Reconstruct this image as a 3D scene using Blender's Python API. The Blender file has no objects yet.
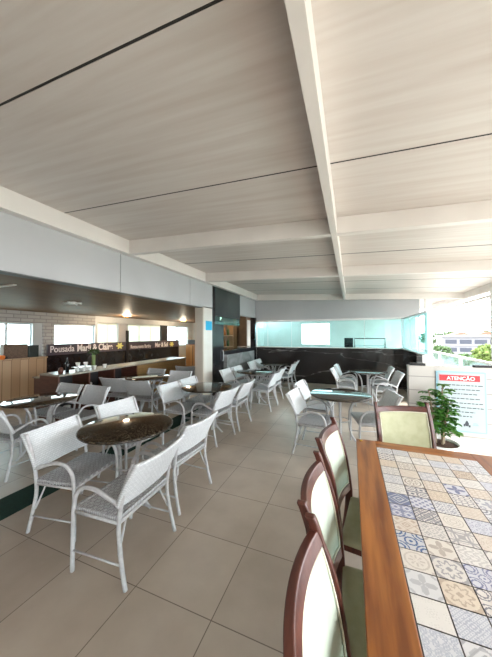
import bpy, math, random
from mathutils import Vector, Matrix
random.seed(7)
S = bpy.context.scene
COL = S.collection
PI = math.pi

# ------------------------------------------------------------------ camera
cd = bpy.data.cameras.new('camera'); cam = bpy.data.objects.new('camera', cd); COL.objects.link(cam)
cd.sensor_fit = 'HORIZONTAL'; cd.sensor_width = 36.0; cd.lens = 36.0*262.243/492.0
cd.clip_start = 0.02; cd.clip_end = 2000
R_ = Vector((0.92876892, 0.37063396, -0.00433115)); U_ = Vector((0.01289793, -0.02063849, 0.9997038)); D_ = Vector((-0.37043479, 0.92854969, 0.0239488))
m3 = Matrix((R_, U_, -D_)).transposed()
cam.matrix_world = Matrix.Translation((0, 0, 1.62)) @ m3.to_4x4()
S.camera = cam
# ------------------------------------------------------------------ world, sun, exposure
w = bpy.data.worlds.new('sky'); S.world = w; w.use_nodes = True
nt = w.node_tree; nt.nodes.clear()
out = nt.nodes.new('ShaderNodeOutputWorld'); bg = nt.nodes.new('ShaderNodeBackground')
tc = nt.nodes.new('ShaderNodeTexCoord'); sp = nt.nodes.new('ShaderNodeSeparateXYZ')
nz = nt.nodes.new('ShaderNodeTexNoise'); nz.inputs['Scale'].default_value = 3.0; nz.inputs['Detail'].default_value = 5
rp = nt.nodes.new('ShaderNodeValToRGB')
rp.color_ramp.elements[0].position = 0.42; rp.color_ramp.elements[0].color = (0.90, 0.93, 1.0, 1)
rp.color_ramp.elements[1].position = 0.62; rp.color_ramp.elements[1].color = (1.0, 1.0, 1.0, 1)
nt.links.new(tc.outputs['Generated'], nz.inputs['Vector']); nt.links.new(nz.outputs['Fac'], rp.inputs['Fac'])
nt.links.new(rp.outputs['Color'], bg.inputs['Color']); bg.inputs['Strength'].default_value = 2.6
nt.links.new(bg.outputs['Background'], out.inputs['Surface'])
sl = bpy.data.lights.new('sun', 'SUN'); sl.energy = 1.9; sl.color = (1.0, 0.95, 0.87); sl.angle = 0.02
sun = bpy.data.objects.new('sun', sl); COL.objects.link(sun)
sun.rotation_euler = Vector((-2.3, 0.5, -2.45)).to_track_quat('-Z', 'Y').to_euler()
S.view_settings.view_transform = 'Standard'; S.view_settings.look = 'None'; S.view_settings.gamma = 1.0
S.view_settings.exposure = 1.93; S.view_settings.use_curve_mapping = False

# ------------------------------------------------------------------ materials
def mat(name, col, rough=0.5, metal=0.0, noise=None, spec=0.5, bump=None, coat=0.0):
    """noise = (scale xyz or float, colour2, low, high); bump = (scale xyz, strength, distance)"""
    m = bpy.data.materials.new(name); m.use_nodes = True
    n = m.node_tree; b = n.nodes['Principled BSDF']
    b.inputs['Base Color'].default_value = (*col, 1); b.inputs['Roughness'].default_value = rough
    b.inputs['Metallic'].default_value = metal; b.inputs['Specular IOR Level'].default_value = spec
    b.inputs['Coat Weight'].default_value = coat; b.inputs['Coat Roughness'].default_value = 0.08
    def nse(sc, detail=4):
        t = n.nodes.new('ShaderNodeTexCoord'); mp = n.nodes.new('ShaderNodeMapping')
        mp.inputs['Scale'].default_value = sc if isinstance(sc, tuple) else (sc, sc, sc)
        x = n.nodes.new('ShaderNodeTexNoise'); x.inputs['Scale'].default_value = 1.0; x.inputs['Detail'].default_value = detail
        n.links.new(t.outputs['Object'], mp.inputs['Vector']); n.links.new(mp.outputs['Vector'], x.inputs['Vector'])
        return x
    if noise:
        x = nse(noise[0]); r = n.nodes.new('ShaderNodeValToRGB')
        r.color_ramp.elements[0].position = noise[2]; r.color_ramp.elements[0].color = (*col, 1)
        r.color_ramp.elements[1].position = noise[3]; r.color_ramp.elements[1].color = (*noise[1], 1)
        n.links.new(x.outputs['Fac'], r.inputs['Fac']); n.links.new(r.outputs['Color'], b.inputs['Base Color'])
    if bump:
        x = nse(bump[0]); q = n.nodes.new('ShaderNodeBump'); q.inputs['Strength'].default_value = bump[1]; q.inputs['Distance'].default_value = bump[2]
        n.links.new(x.outputs['Fac'], q.inputs['Height']); n.links.new(q.outputs['Normal'], b.inputs['Normal'])
    return m

def mat_emit(name, col, s):
    m = bpy.data.materials.new(name); m.use_nodes = True; b = m.node_tree.nodes['Principled BSDF']
    b.inputs['Base Color'].default_value = (*col, 1); b.inputs['Emission Color'].default_value = (*col, 1); b.inputs['Emission Strength'].default_value = s
    return m

def mat_glass(name, tint, refl=0.4):
    m = bpy.data.materials.new(name); m.use_nodes = True; n = m.node_tree; n.nodes.clear()
    o = n.nodes.new('ShaderNodeOutputMaterial'); mx = n.nodes.new('ShaderNodeMixShader'); t = n.nodes.new('ShaderNodeBsdfTransparent'); g = n.nodes.new('ShaderNodeBsdfGlossy')
    f0 = n.nodes.new('ShaderNodeFresnel'); f0.inputs['IOR'].default_value = 1.45
    f = n.nodes.new('ShaderNodeMath'); f.operation = 'MULTIPLY'; f.inputs[1].default_value = refl; n.links.new(f0.outputs['Fac'], f.inputs[0])
    t.inputs['Color'].default_value = (*tint, 1); g.inputs['Roughness'].default_value = 0.02; g.inputs['Color'].default_value = (0.9, 1, 1, 1)
    n.links.new(f.outputs[0], mx.inputs['Fac']); n.links.new(t.outputs['BSDF'], mx.inputs[1]); n.links.new(g.outputs['BSDF'], mx.inputs[2]); n.links.new(mx.outputs['Shader'], o.inputs['Surface'])
    return m

def mat_tiles(name, col, col2, grout, size, ox, oy, gw=0.004, rough=0.3):
    m = bpy.data.materials.new(name); m.use_nodes = True; n = m.node_tree; b = n.nodes['Principled BSDF']; b.inputs['Roughness'].default_value = rough
    g = n.nodes.new('ShaderNodeNewGeometry'); sx = n.nodes.new('ShaderNodeSeparateXYZ'); n.links.new(g.outputs['Position'], sx.inputs['Vector'])
    def M(op, a, bb=None, c=None):
        q = n.nodes.new('ShaderNodeMath'); q.operation = op
        for i, v in enumerate((a, bb, c)):
            if v is None: continue
            if isinstance(v, (int, float)): q.inputs[i].default_value = v
            else: n.links.new(v, q.inputs[i])
        return q.outputs[0]
    def cell(axis, off):
        u = M('DIVIDE', M('SUBTRACT', sx.outputs[axis], off), size)
        fr = M('FRACT', u); d = M('MINIMUM', fr, M('SUBTRACT', 1.0, fr))
        return M('FLOOR', u), M('LESS_THAN', d, gw/size)
    ix, gx = cell(0, ox); iy, gy = cell(1, oy)
    gm = M('MAXIMUM', gx, gy)
    cv = n.nodes.new('ShaderNodeCombineXYZ'); n.links.new(ix, cv.inputs[0]); n.links.new(iy, cv.inputs[1])
    wn = n.nodes.new('ShaderNodeTexWhiteNoise'); wn.noise_dimensions = '2D'; n.links.new(cv.outputs[0], wn.inputs['Vector'])
    nz = n.nodes.new('ShaderNodeTexNoise'); nz.inputs['Scale'].default_value = 2.6; nz.inputs['Detail'].default_value = 6; n.links.new(g.outputs['Position'], nz.inputs['Vector'])
    r = n.nodes.new('ShaderNodeValToRGB'); r.color_ramp.elements[0].position = 0.3; r.color_ramp.elements[1].position = 0.7
    r.color_ramp.elements[0].color = (*col, 1); r.color_ramp.elements[1].color = (*col2, 1)
    n.links.new(M('ADD', nz.outputs['Fac'], M('MULTIPLY', M('SUBTRACT', wn.outputs['Value'], 0.5), 0.22)), r.inputs['Fac'])
    mx = n.nodes.new('ShaderNodeMixRGB'); mx.inputs['Color2'].default_value = (*grout, 1); n.links.new(gm, mx.inputs['Fac']); n.links.new(r.outputs['Color'], mx.inputs['Color1'])
    n.links.new(mx.outputs['Color'], b.inputs['Base Color'])
    return m

def mat_brick(name, c1, c2, mortar, w_, h_, axis='yz', off=0.5, mort=0.012, rough=0.7):
    m = bpy.data.materials.new(name); m.use_nodes = True; n = m.node_tree; b = n.nodes['Principled BSDF']; b.inputs['Roughness'].default_value = rough
    g = n.nodes.new('ShaderNodeNewGeometry'); s = n.nodes.new('ShaderNodeSeparateXYZ'); c = n.nodes.new('ShaderNodeCombineXYZ')
    n.links.new(g.outputs['Position'], s.inputs[0]); k = {'x': 0, 'y': 1, 'z': 2}
    n.links.new(s.outputs[k[axis[0]]], c.inputs[0]); n.links.new(s.outputs[k[axis[1]]], c.inputs[1])
    t = n.nodes.new('ShaderNodeTexBrick'); t.inputs['Scale'].default_value = 1; t.offset = off
    t.inputs['Brick Width'].default_value = w_; t.inputs['Row Height'].default_value = h_; t.inputs['Mortar Size'].default_value = mort
    t.inputs['Color1'].default_value = (*c1, 1); t.inputs['Color2'].default_value = (*c2, 1); t.inputs['Mortar'].default_value = (*mortar, 1)
    n.links.new(c.outputs[0], t.inputs['Vector']); n.links.new(t.outputs['Color'], b.inputs['Base Color'])
    return m

def mat_marble(name, base, vein, scale, lo, hi, rough):
    m = bpy.data.materials.new(name); m.use_nodes = True; n = m.node_tree; b = n.nodes['Principled BSDF']; b.inputs['Roughness'].default_value = rough
    g = n.nodes.new('ShaderNodeNewGeometry'); mp = n.nodes.new('ShaderNodeMapping'); mp.inputs['Rotation'].default_value = (0.5, 0.6, 0.4); mp.inputs['Scale'].default_value = scale
    n.links.new(g.outputs['Position'], mp.inputs['Vector'])
    t = n.nodes.new('ShaderNodeTexNoise'); t.inputs['Scale'].default_value = 1; t.inputs['Detail'].default_value = 6; t.inputs['Distortion'].default_value = 0.8
    n.links.new(mp.outputs[0], t.inputs['Vector'])
    a = n.nodes.new('ShaderNodeMath'); a.operation = 'SUBTRACT'; a.inputs[1].default_value = 0.5; n.links.new(t.outputs['Fac'], a.inputs[0])
    ab = n.nodes.new('ShaderNodeMath'); ab.operation = 'ABSOLUTE'; n.links.new(a.outputs[0], ab.inputs[0])
    r = n.nodes.new('ShaderNodeValToRGB'); r.color_ramp.elements[0].position = lo; r.color_ramp.elements[0].color = (*vein, 1); r.color_ramp.elements[1].position = hi; r.color_ramp.elements[1].color = (*base, 1)
    n.links.new(ab.outputs[0], r.inputs['Fac']); n.links.new(r.outputs['Color'], b.inputs['Base Color'])
    return m

def mat_granite(name):
    m = bpy.data.materials.new(name); m.use_nodes = True; n = m.node_tree; b = n.nodes['Principled BSDF']; b.inputs['Roughness'].default_value = 0.06
    t = n.nodes.new('ShaderNodeTexCoord'); v = n.nodes.new('ShaderNodeTexVoronoi'); v.inputs['Scale'].default_value = 110
    n.links.new(t.outputs['Object'], v.inputs['Vector'])
    s = n.nodes.new('ShaderNodeSeparateColor'); n.links.new(v.outputs['Color'], s.inputs[0])
    r = n.nodes.new('ShaderNodeValToRGB'); e = r.color_ramp.elements
    e[0].position = 0.0; e[0].color = (0.012, 0.009, 0.007, 1); e[1].position = 0.93; e[1].color = (0.11, 0.085, 0.055, 1)
    x = e.new(0.55); x.color = (0.028, 0.02, 0.014, 1)
    n.links.new(s.outputs[0], r.inputs['Fac']); n.links.new(r.outputs['Color'], b.inputs['Base Color'])
    return m

def mat_vcol(name, rough):
    m = bpy.data.materials.new(name); m.use_nodes = True; n = m.node_tree; b = n.nodes['Principled BSDF']; b.inputs['Roughness'].default_value = rough
    a = n.nodes.new('ShaderNodeAttribute'); a.attribute_name = 'Col'; n.links.new(a.outputs['Color'], b.inputs['Base Color'])
    return m

M = {}
M['ceil'] = mat('ceiling_panel', (0.61, 0.54, 0.495), 0.45, noise=((0.9, 16, 1), (0.70, 0.65, 0.61), 0.3, 0.66))
M['seam'] = mat('seam_dark', (0.03, 0.027, 0.025), 0.8)
M['beam'] = mat('beam_cream', (0.80, 0.755, 0.715), 0.4, noise=(2.0, (0.76, 0.715, 0.675), 0.4, 0.6))
M['fascia'] = mat('fascia_grey', (0.50, 0.505, 0.515), 0.4, noise=(0.8, (0.46, 0.465, 0.475), 0.4, 0.6))
M['fascia_dark'] = mat('fascia_dark', (0.12, 0.13, 0.13), 0.5)
M['lowceil'] = mat_brick('wood_ceiling', (0.21, 0.115, 0.056), (0.165, 0.088, 0.042), (0.07, 0.038, 0.018), 3.0, 0.12, 'yx', rough=0.5, mort=0.003)
M['lowceil'].node_tree.nodes['Principled BSDF'].inputs['Specular IOR Level'].default_value = 0.15
M['floor'] = mat_tiles('floor_tile', (0.42, 0.35, 0.285), (0.53, 0.455, 0.38), (0.17, 0.135, 0.11), 0.55294, 0.34953, 0.23629, 0.0028, 0.33)
M['frame'] = mat('chair_frame', (0.56, 0.56, 0.575), 0.35, noise=(30.0, (0.48, 0.48, 0.495), 0.4, 0.6))
M['weave'] = mat('white_weave', (0.76, 0.79, 0.82), 0.6, noise=(60.0, (0.68, 0.71, 0.74), 0.35, 0.65), bump=((140, 140, 90), 0.5, 0.002))
def weave(nm, axis, w_, h_, dark, c1, c2, mo):
    m = mat_brick(nm, c1, c2, dark, w_, h_, axis, mort=mo, rough=0.55)
    n = m.node_tree; g = [x for x in n.nodes if x.type == 'NEW_GEOMETRY'][0]; sx = [x for x in n.nodes if x.type == 'SEPXYZ'][0]
    t = n.nodes.new('ShaderNodeTexCoord'); n.links.new(t.outputs['Object'], sx.inputs[0]); n.nodes.remove(g)
    return m
M['weaveseat_shaded'] = weave('seat_weave_shaded', 'yx', 0.018, 0.030, (0.27, 0.27, 0.28), (0.50, 0.51, 0.53), (0.44, 0.45, 0.47), .002)  # greyer than the backs: shade under the tables is put into this colour
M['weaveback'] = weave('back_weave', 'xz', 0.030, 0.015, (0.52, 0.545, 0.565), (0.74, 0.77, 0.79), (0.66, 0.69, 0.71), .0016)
M['granite'] = mat_granite('granite')
M['white'] = mat('white_paint', (0.82, 0.81, 0.78), 0.4)
M['plank'] = mat_brick('white_planks', (0.60, 0.575, 0.54), (0.58, 0.555, 0.52), (0.30, 0.28, 0.26), 8.0, 0.146, 'xz', mort=0.004, rough=0.4)
M['wood'] = mat('mahogany', (0.055, 0.014, 0.010), 0.32, noise=((8, 60, 8), (0.11, 0.032, 0.02), 0.35, 0.65), coat=0.15)
M['tablewood'] = mat('honey_wood', (0.16, 0.045, 0.008), 0.28, noise=((26, 2.2, 26), (0.38, 0.14, 0.028), 0.32, 0.68), coat=0.2)
M['tablewood_x'] = mat('honey_wood_cross', (0.16, 0.045, 0.008), 0.28, noise=((2.2, 26, 26), (0.38, 0.14, 0.028), 0.32, 0.68), coat=0.2)
M['mint'] = mat('mint_upholstery', (0.45, 0.52, 0.43), 0.55, noise=(14.0, (0.41, 0.475, 0.39), 0.4, 0.65))
M['olive'] = mat('olive_upholstery', (0.40, 0.40, 0.25), 0.6, noise=(14.0, (0.35, 0.35, 0.21), 0.4, 0.65))
M['piping'] = mat('piping', (0.62, 0.60, 0.48), 0.6)
M['tile'] = mat_vcol('patchwork_tile', 0.3)
M['brass'] = mat('brass', (0.75, 0.45, 0.08), 0.25, 1.0)
M['black'] = mat('black_gloss', (0.012, 0.012, 0.014), 0.15, noise=(3.0, (0.02, 0.02, 0.024), 0.4, 0.6))
M['blackmat'] = mat('black_matte', (0.02, 0.02, 0.022), 0.6)
M['darkglass'] = mat('dark_glass', (0.035, 0.045, 0.045), 0.06, noise=(0.7, (0.06, 0.075, 0.075), 0.4, 0.6))
M['blackmarble'] = mat_marble('black_marble', (0.022, 0.018, 0.018), (0.20, 0.19, 0.185), (0.35, 0.4, 2.0), 0.0, 0.008, 0.07)
M['greymarble'] = mat_marble('grey_marble', (0.36, 0.36, 0.355), (0.22, 0.22, 0.22), (1.2, 1.2, 1.6), 0.0, 0.12, 0.25)
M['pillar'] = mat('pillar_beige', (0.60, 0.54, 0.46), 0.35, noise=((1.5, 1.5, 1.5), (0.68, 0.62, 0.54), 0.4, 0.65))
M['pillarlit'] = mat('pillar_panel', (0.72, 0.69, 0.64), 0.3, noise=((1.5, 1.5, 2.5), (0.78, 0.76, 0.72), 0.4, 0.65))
M['cyanpaper'] = mat('cyan_paper', (0.02, 0.42, 0.72), 0.5)
M['planklight'] = mat_brick('light_wood_planks', (0.54, 0.40, 0.26), (0.42, 0.29, 0.175), (0.2, 0.12, 0.065), 2.0, 0.19, 'zy', mort=0.006, rough=0.45)
M['barwood'] = mat_brick('bar_wood', (0.42, 0.27, 0.11), (0.36, 0.22, 0.085), (0.2, 0.12, 0.05), 1.2, 0.15, 'yz', mort=0.003, rough=0.4)
M['barwood2'] = mat_brick('cabinet_planks', (0.34, 0.20, 0.085), (0.28, 0.155, 0.062), (0.1, 0.05, 0.02), 2.0, 0.14, 'zx', mort=0.004, rough=0.45)
M['redwood'] = mat('red_wood', (0.10, 0.035, 0.022), 0.4, noise=((4, 4, 30), (0.14, 0.05, 0.03), 0.4, 0.6))
M['countertop'] = mat('counter_top', (0.40, 0.35, 0.29), 0.25, noise=(20.0, (0.33, 0.29, 0.24), 0.4, 0.6))
M['wallwhite'] = mat('wall_white', (0.66, 0.66, 0.64), 0.7, noise=(2.0, (0.60, 0.60, 0.58), 0.4, 0.6))
M['whitebrick'] = mat_brick('white_brick', (0.50, 0.49, 0.47), (0.42, 0.41, 0.39), (0.30, 0.29, 0.28), 0.32, 0.10, 'yz', mort=0.012)
M['blind'] = mat('roller_blind', (0.85, 0.83, 0.76), 0.7)
bn_ = M['blind'].node_tree; tl_ = bn_.nodes.new('ShaderNodeBsdfTranslucent'); tl_.inputs['Color'].default_value = (0.85, 0.83, 0.76, 1)
mx_ = bn_.nodes.new('ShaderNodeMixShader'); mx_.inputs['Fac'].default_value = 0.6; bn_.links.new(bn_.nodes['Principled BSDF'].outputs[0], mx_.inputs[1]); bn_.links.new(tl_.outputs[0], mx_.inputs[2]); bn_.links.new(mx_.outputs[0], bn_.nodes['Material Output'].inputs['Surface'])
M['ochre'] = mat('ochre_wall', (0.30, 0.20, 0.10), 0.6, noise=(3.0, (0.25, 0.165, 0.085), 0.4, 0.6))
M['brownwall'] = mat('brown_wall', (0.10, 0.065, 0.04), 0.6, noise=(3.0, (0.13, 0.085, 0.05), 0.4, 0.6))
M['glass'] = mat_glass('cyan_glass', (0.70, 0.92, 0.93))
M['clear'] = mat_glass('clear_glass', (0.86, 0.97, 0.97))
M['alu'] = mat('aluminium', (0.62, 0.66, 0.67), 0.35, 0.3)
M['signband'] = mat('sign_band', (0.075, 0.065, 0.085), 0.3, noise=(1.5, (0.095, 0.085, 0.105), 0.4, 0.6))
M['lettering'] = mat('white_lettering', (0.88, 0.88, 0.90), 0.5)
M['yellowflower'] = mat('pale_yellow', (0.68, 0.70, 0.25), 0.5)
M['paleblue'] = mat('pale_blue_board', (0.46, 0.55, 0.58), 0.35, noise=(2.0, (0.49, 0.57, 0.60), 0.4, 0.6))
M['blueedge'] = mat('blue_edge', (0.33, 0.58, 0.72), 0.35)
M['red'] = mat('sign_red', (0.72, 0.03, 0.04), 0.4)
M['ink'] = mat('sign_ink', (0.05, 0.06, 0.08), 0.5)
M['leaf'] = mat('leaf_green', (0.045, 0.17, 0.025), 0.4, noise=(9.0, (0.13, 0.33, 0.06), 0.35, 0.65))
M['stem'] = mat('stem', (0.30, 0.23, 0.15), 0.7)
M['soil'] = mat('soil', (0.06, 0.032, 0.02), 0.9, noise=(40.0, (0.10, 0.05, 0.03), 0.4, 0.6), bump=(60.0, 0.8, 0.01))
M['greenrug'] = mat('green_runner', (0.003, 0.026, 0.018), 0.9, noise=(80.0, (0.004, 0.038, 0.025), 0.4, 0.6))
M['orange'] = mat('orange', (0.75, 0.20, 0.03), 0.5)
M['wicker'] = mat('dark_wicker', (0.10, 0.065, 0.045), 0.7, noise=((30, 30, 60), (0.17, 0.12, 0.085), 0.4, 0.6))
M['ceramic'] = mat('white_ceramic', (0.82, 0.82, 0.80), 0.2)
M['lampwarm'] = mat_emit('warm_lamp', (1.0, 0.40, 0.04), 9.0)
M['tree'] = mat('tree_leaves', (0.022, 0.055, 0.014), 0.7, noise=(1.5, (0.05, 0.10, 0.022), 0.35, 0.65))
M['treelight'] = mat('tree_leaves_light', (0.07, 0.12, 0.02), 0.7, noise=(1.5, (0.12, 0.17, 0.03), 0.35, 0.65))
M['trunk'] = mat('bark', (0.12, 0.08, 0.05), 0.8)
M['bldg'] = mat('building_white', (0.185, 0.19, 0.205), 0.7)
M['bldgwin'] = mat('building_glass', (0.03, 0.037, 0.055), 0.5)
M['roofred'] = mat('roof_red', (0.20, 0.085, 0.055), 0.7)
M['ground'] = mat('ground_outside', (0.26, 0.26, 0.23), 0.9, noise=(0.05, (0.33, 0.31, 0.28), 0.4, 0.6))
M['slab'] = mat('concrete', (0.55, 0.54, 0.52), 0.8)

# ------------------------------------------------------------------ mesh helpers
class MB:
    def __init__(s): s.v = []; s.f = []; s.m = []; s.mi = 0; s.sm = []
    def add(s, vs, fs, smooth=False):
        o = len(s.v); s.v += [tuple(x) for x in vs]
        for f in fs: s.f.append(tuple(i+o for i in f)); s.m.append(s.mi); s.sm.append(smooth)
        return s
    def box(s, x0, x1, y0, y1, z0, z1):
        vs = [(x, y, z) for z in (z0, z1) for y in (y0, y1) for x in (x0, x1)]
        return s.add(vs, [(0, 2, 3, 1), (4, 5, 7, 6), (0, 1, 5, 4), (1, 3, 7, 5), (3, 2, 6, 7), (2, 0, 4, 6)])
    def prism(s, pts, a):   # pts polygon (list of Vector), extruded by vector a
        n = len(pts); a = Vector(a); p = [Vector(q) for q in pts]
        return s.add(p+[q+a for q in p], [tuple(range(n-1, -1, -1)), tuple(range(n, 2*n))]+[(i, (i+1) % n, n+(i+1) % n, n+i) for i in range(n)])
    def tube(s, pts, r, n=8, caps=True, smooth_pts=0):
        p = [Vector(q) for q in pts]
        if smooth_pts: p = catmull(p, smooth_pts)
        rr = r if isinstance(r, (list, tuple)) else [r]*len(p)
        if len(rr) != len(p): rr = [rr[0]+(rr[-1]-rr[0])*i/(len(p)-1) for i in range(len(p))]
        vs = []; t0 = (p[1]-p[0]).normalized(); u = t0.orthogonal().normalized()
        for i, q in enumerate(p):
            t = ((p[min(i+1, len(p)-1)]-p[max(i-1, 0)])).normalized()
            u = (u-t*u.dot(t)).normalized(); w2 = t.cross(u)
            for k in range(n):
                a = 2*PI*k/n; vs.append(q+(u*math.cos(a)+w2*math.sin(a))*rr[i])
        fs = [(i*n+k, i*n+(k+1) % n, (i+1)*n+(k+1) % n, (i+1)*n+k) for i in range(len(p)-1) for k in range(n)]
        if caps: fs += [tuple(range(n-1, -1, -1)), tuple((len(p)-1)*n+k for k in range(n))]
        return s.add(vs, fs, True)
    def lathe(s, prof, n=32, c=(0, 0, 0)):   # prof [(r,z)]
        vs = []; 
        for r, z in prof:
            for k in range(n): a = 2*PI*k/n; vs.append((c[0]+r*math.cos(a), c[1]+r*math.sin(a), c[2]+z))
        fs = [(i*n+k, i*n+(k+1) % n, (i+1)*n+(k+1) % n, (i+1)*n+k) for i in range(len(prof)-1) for k in range(n)]
        fs += [tuple(range(n-1, -1, -1)), tuple((len(prof)-1)*n+k for k in range(n))]
        return s.add(vs, fs, True)
    def sheet(s, fn, nu, nv, th):   # fn(u,v)->(point, normal); closed slab
        a = []; b = []
        for j in range(nv+1):
            for i in range(nu+1):
                p, nn = fn(i/nu, j/nv); p = Vector(p); nn = Vector(nn).normalized(); a.append(p+nn*th/2); b.append(p-nn*th/2)
        N = len(a); W = nu+1; fs = []
        for j in range(nv):
            for i in range(nu):
                q = (j*W+i, j*W+i+1, (j+1)*W+i+1, (j+1)*W+i); fs.append(q); fs.append(tuple(N+k for k in reversed(q)))
        edge = [j for j in range(nu)]
        for i in range(nu):
            fs.append((i+1, i, N+i, N+i+1)); k = nv*W+i; fs.append((k, k+1, N+k+1, N+k))
        for j in range(nv):
            k = j*W; fs.append((k, k+W, N+k+W, N+k)); k = j*W+nu; fs.append((k+W, k, N+k, N+k+W))
        return s.add(a+b, fs, True)
    def build(s, name, mats, parent=None, loc=None, bevel=0.0, auto=True):
        me = bpy.data.meshes.new(name); me.from_pydata(s.v, [], s.f)
        for m in (mats if isinstance(mats, list) else [mats]): me.materials.append(m)
        me.polygons.foreach_set('material_index', s.m); me.polygons.foreach_set('use_smooth', s.sm); me.update()
        o = bpy.data.objects.new(name, me); COL.objects.link(o)
        if parent: o.parent = parent
        if loc: o.location = loc
        if bevel:
            bv = o.modifiers.new('bevel', 'BEVEL'); bv.width = bevel; bv.segments = 2; bv.limit_method = 'ANGLE'; bv.angle_limit = 0.7
        return o

def catmull(p, k):
    o = []
    for i in range(len(p)-1):
        a = p[max(i-1, 0)]; b = p[i]; c = p[i+1]; d = p[min(i+2, len(p)-1)]
        for j in range(k):
            t = j/k; o.append(0.5*((2*b)+(c-a)*t+(2*a-5*b+4*c-d)*t*t+(3*b-a-3*c+d)*t**3))
    o.append(p[-1]); return o

def box(name, m, *b, parent=None, bevel=0.0):
    return MB().box(*b).build(name, m, parent, bevel=bevel)

def tag(o, label, cat, group=None, kind=None):
    o['label'] = label; o['category'] = cat
    if group: o['group'] = group
    if kind: o['kind'] = kind
    return o

def thing(name, label, cat, loc=(0, 0, 0), rz=0.0, group=None):
    o = bpy.data.objects.new(name, None); COL.objects.link(o); o.empty_display_size = 0.05
    o.location = loc; o.rotation_euler = (0, 0, rz)
    return tag(o, label, cat, group)

def struct(o):
    o['kind'] = 'structure'; return o

KIDS = {}
def dup(root, loc, rz, label, group=None):
    def cp(o, parent):
        c = o.copy(); COL.objects.link(c)
        if parent: c.parent = parent
        for ch in o.children: cp(ch, c)
        return c
    r = cp(root, None); r.location = loc; r.rotation_euler = (0, 0, rz); r['label'] = label
    if group: r['group'] = group
    return r

def text(name, body, size, m, mw, parent=None, bold=0.0, ext=0.003, xs=1.0):
    cu = bpy.data.curves.new(name, 'FONT'); cu.body = body; cu.size = size; cu.extrude = ext; cu.offset = bold; cu.align_x = 'LEFT'
    t = bpy.data.objects.new(name+'_tmp', cu); COL.objects.link(t)
    bpy.context.view_layer.update()
    dg = bpy.context.evaluated_depsgraph_get(); me = bpy.data.meshes.new_from_object(t.evaluated_get(dg))
    bpy.data.objects.remove(t); bpy.data.curves.remove(cu)
    me.name = name; me.materials.clear(); me.materials.append(m)
    mm = mw @ Matrix.Diagonal((xs, 1, 1, 1)); me.transform(mm)
    o = bpy.data.objects.new(name, me); COL.objects.link(o)
    if parent: o.parent = parent
    return o

# ------------------------------------------------------------------ STRUCTURE
YB = 8.95            # black half wall at the back
XF = -3.2            # fascia plane
def roof_bot(x): return 2.854-0.044*(x+3.2)
def roof_pan(x): return 3.06-0.052*(x+3.2)

struct(box('floor', M['floor'], -8.6, 3.05, -6.2, 14.0, -0.12, 0.0))
# sloping roof: panels with open seams, a dark sheet above them
mb = MB()
seams = [-6.2, -4.9, -3.75, -2.6, -1.43, -0.275, 0.88, 2.035, 3.19, 4.42, 5.57, 6.72, 7.87, 9.02, 10.2, 11.4, 12.6, 13.8]
for a, b in zip(seams[:-1], seams[1:]):
    for x0, x1 in ((-3.3, -0.16), (-0.16, 3.0)):
        p = [(x0, a+0.0067, roof_pan(x0)), (x1, a+0.0067, roof_pan(x1)), (x1, b-0.0067, roof_pan(x1)), (x0, b-0.0067, roof_pan(x0))]
        mb.prism(p, (0, 0, 0.05))
struct(mb.build('ceiling', M['ceil']))
mb = MB()
for y in seams[1:-1]:
    q = .0045 if y < 1 else .0062 if y < 3 else .011
    mb.prism([(-3.2, y-q, roof_pan(-3.2)-.001), (3.0, y-q, roof_pan(3.0)-.001), (3.0, y+q, roof_pan(3.0)-.001), (-3.2, y+q, roof_pan(-3.2)-.001)], (0, 0, .04))
struct(mb.build('trim_40', M['seam']))
struct(MB().prism([(-3.3, -6.2, roof_pan(-3.3)+0.055), (3.0, -6.2, roof_pan(3.0)+0.055), (3.0, 13.8, roof_pan(3.0)+0.055), (-3.3, 13.8, roof_pan(-3.3)+0.055)], (0, 0, 0.03)).build('trim_1', M['seam']))
def crossbeam(y, wd, nm):
    mb = MB()
    mb.prism([(-3.2, y, roof_bot(-3.2)), (3.0, y, roof_bot(3.0)), (3.0, y, roof_pan(3.0)+.0), (-3.2, y, roof_pan(-3.2)+.0)], (0, wd, 0))
    struct(mb.build(nm, M['beam'], bevel=0.004))
for i, y in enumerate((-1.8, 0.72-0.9, 3.0, 5.24)): crossbeam(y, 0.09, 'trim_%d' % (2+i))
crossbeam(8.84, 0.1, 'trim_6')
struct(MB().prism([(-0.19, -6.2, roof_bot(-0.19)-0.004), (-0.125, -6.2, roof_bot(-0.125)-0.004), (-0.125, -6.2, roof_pan(-0.125)), (-0.19, -6.2, roof_pan(-0.19))], (0, 15.1, 0)).build('trim_7', M['beam'], bevel=0.003))
struct(box('trim_8', M['beam'], -3.2, -3.09, -6.2, 8.94, 2.85, 3.056, bevel=0.004))
struct(box('trim_9', M['beam'], 2.9, 3.02, -6.2, 13.8, 2.57, 2.80, bevel=0.01))
struct(box('trim_10', M['beam'], 2.84, 2.90, -6.2, 13.8, 2.42, 2.48, bevel=0.01))
struct(box('wall_rear_blocker', M['wallwhite'], -8.5, 2.6, -6.4, -6.2, 0, 3.1))  # unseen wall added behind the camera to block sky light and dim the near end
# fascia in panels with joints
mb = MB(); js = [-6.2, -2.57, -0.73, 1.1, 2.94, 4.78, 5.78]
for a, b in zip(js[:-1], js[1:]): mb.box(-3.34, -3.2, a+0.006, b-0.006, 2.27, 2.86)
mb.box(-3.34, -3.2, 7.53, 8.94, 2.23, 2.86)
struct(mb.build('wall_fascia', M['fascia']))
struct(box('trim_11', M['fascia_dark'], -3.36, -3.215, -6.2, 8.94, 2.19+0.07, 3.1))
struct(box('ceiling_lounge', M['lowceil'], -8.5, -3.35, -6.2, 12.6, 2.30, 2.42))
# grey bulkhead over the glass
struct(box('wall_bulkhead', M['fascia'], -3.35, 1.88, 8.97, 9.07, 2.12, 2.90))
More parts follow.
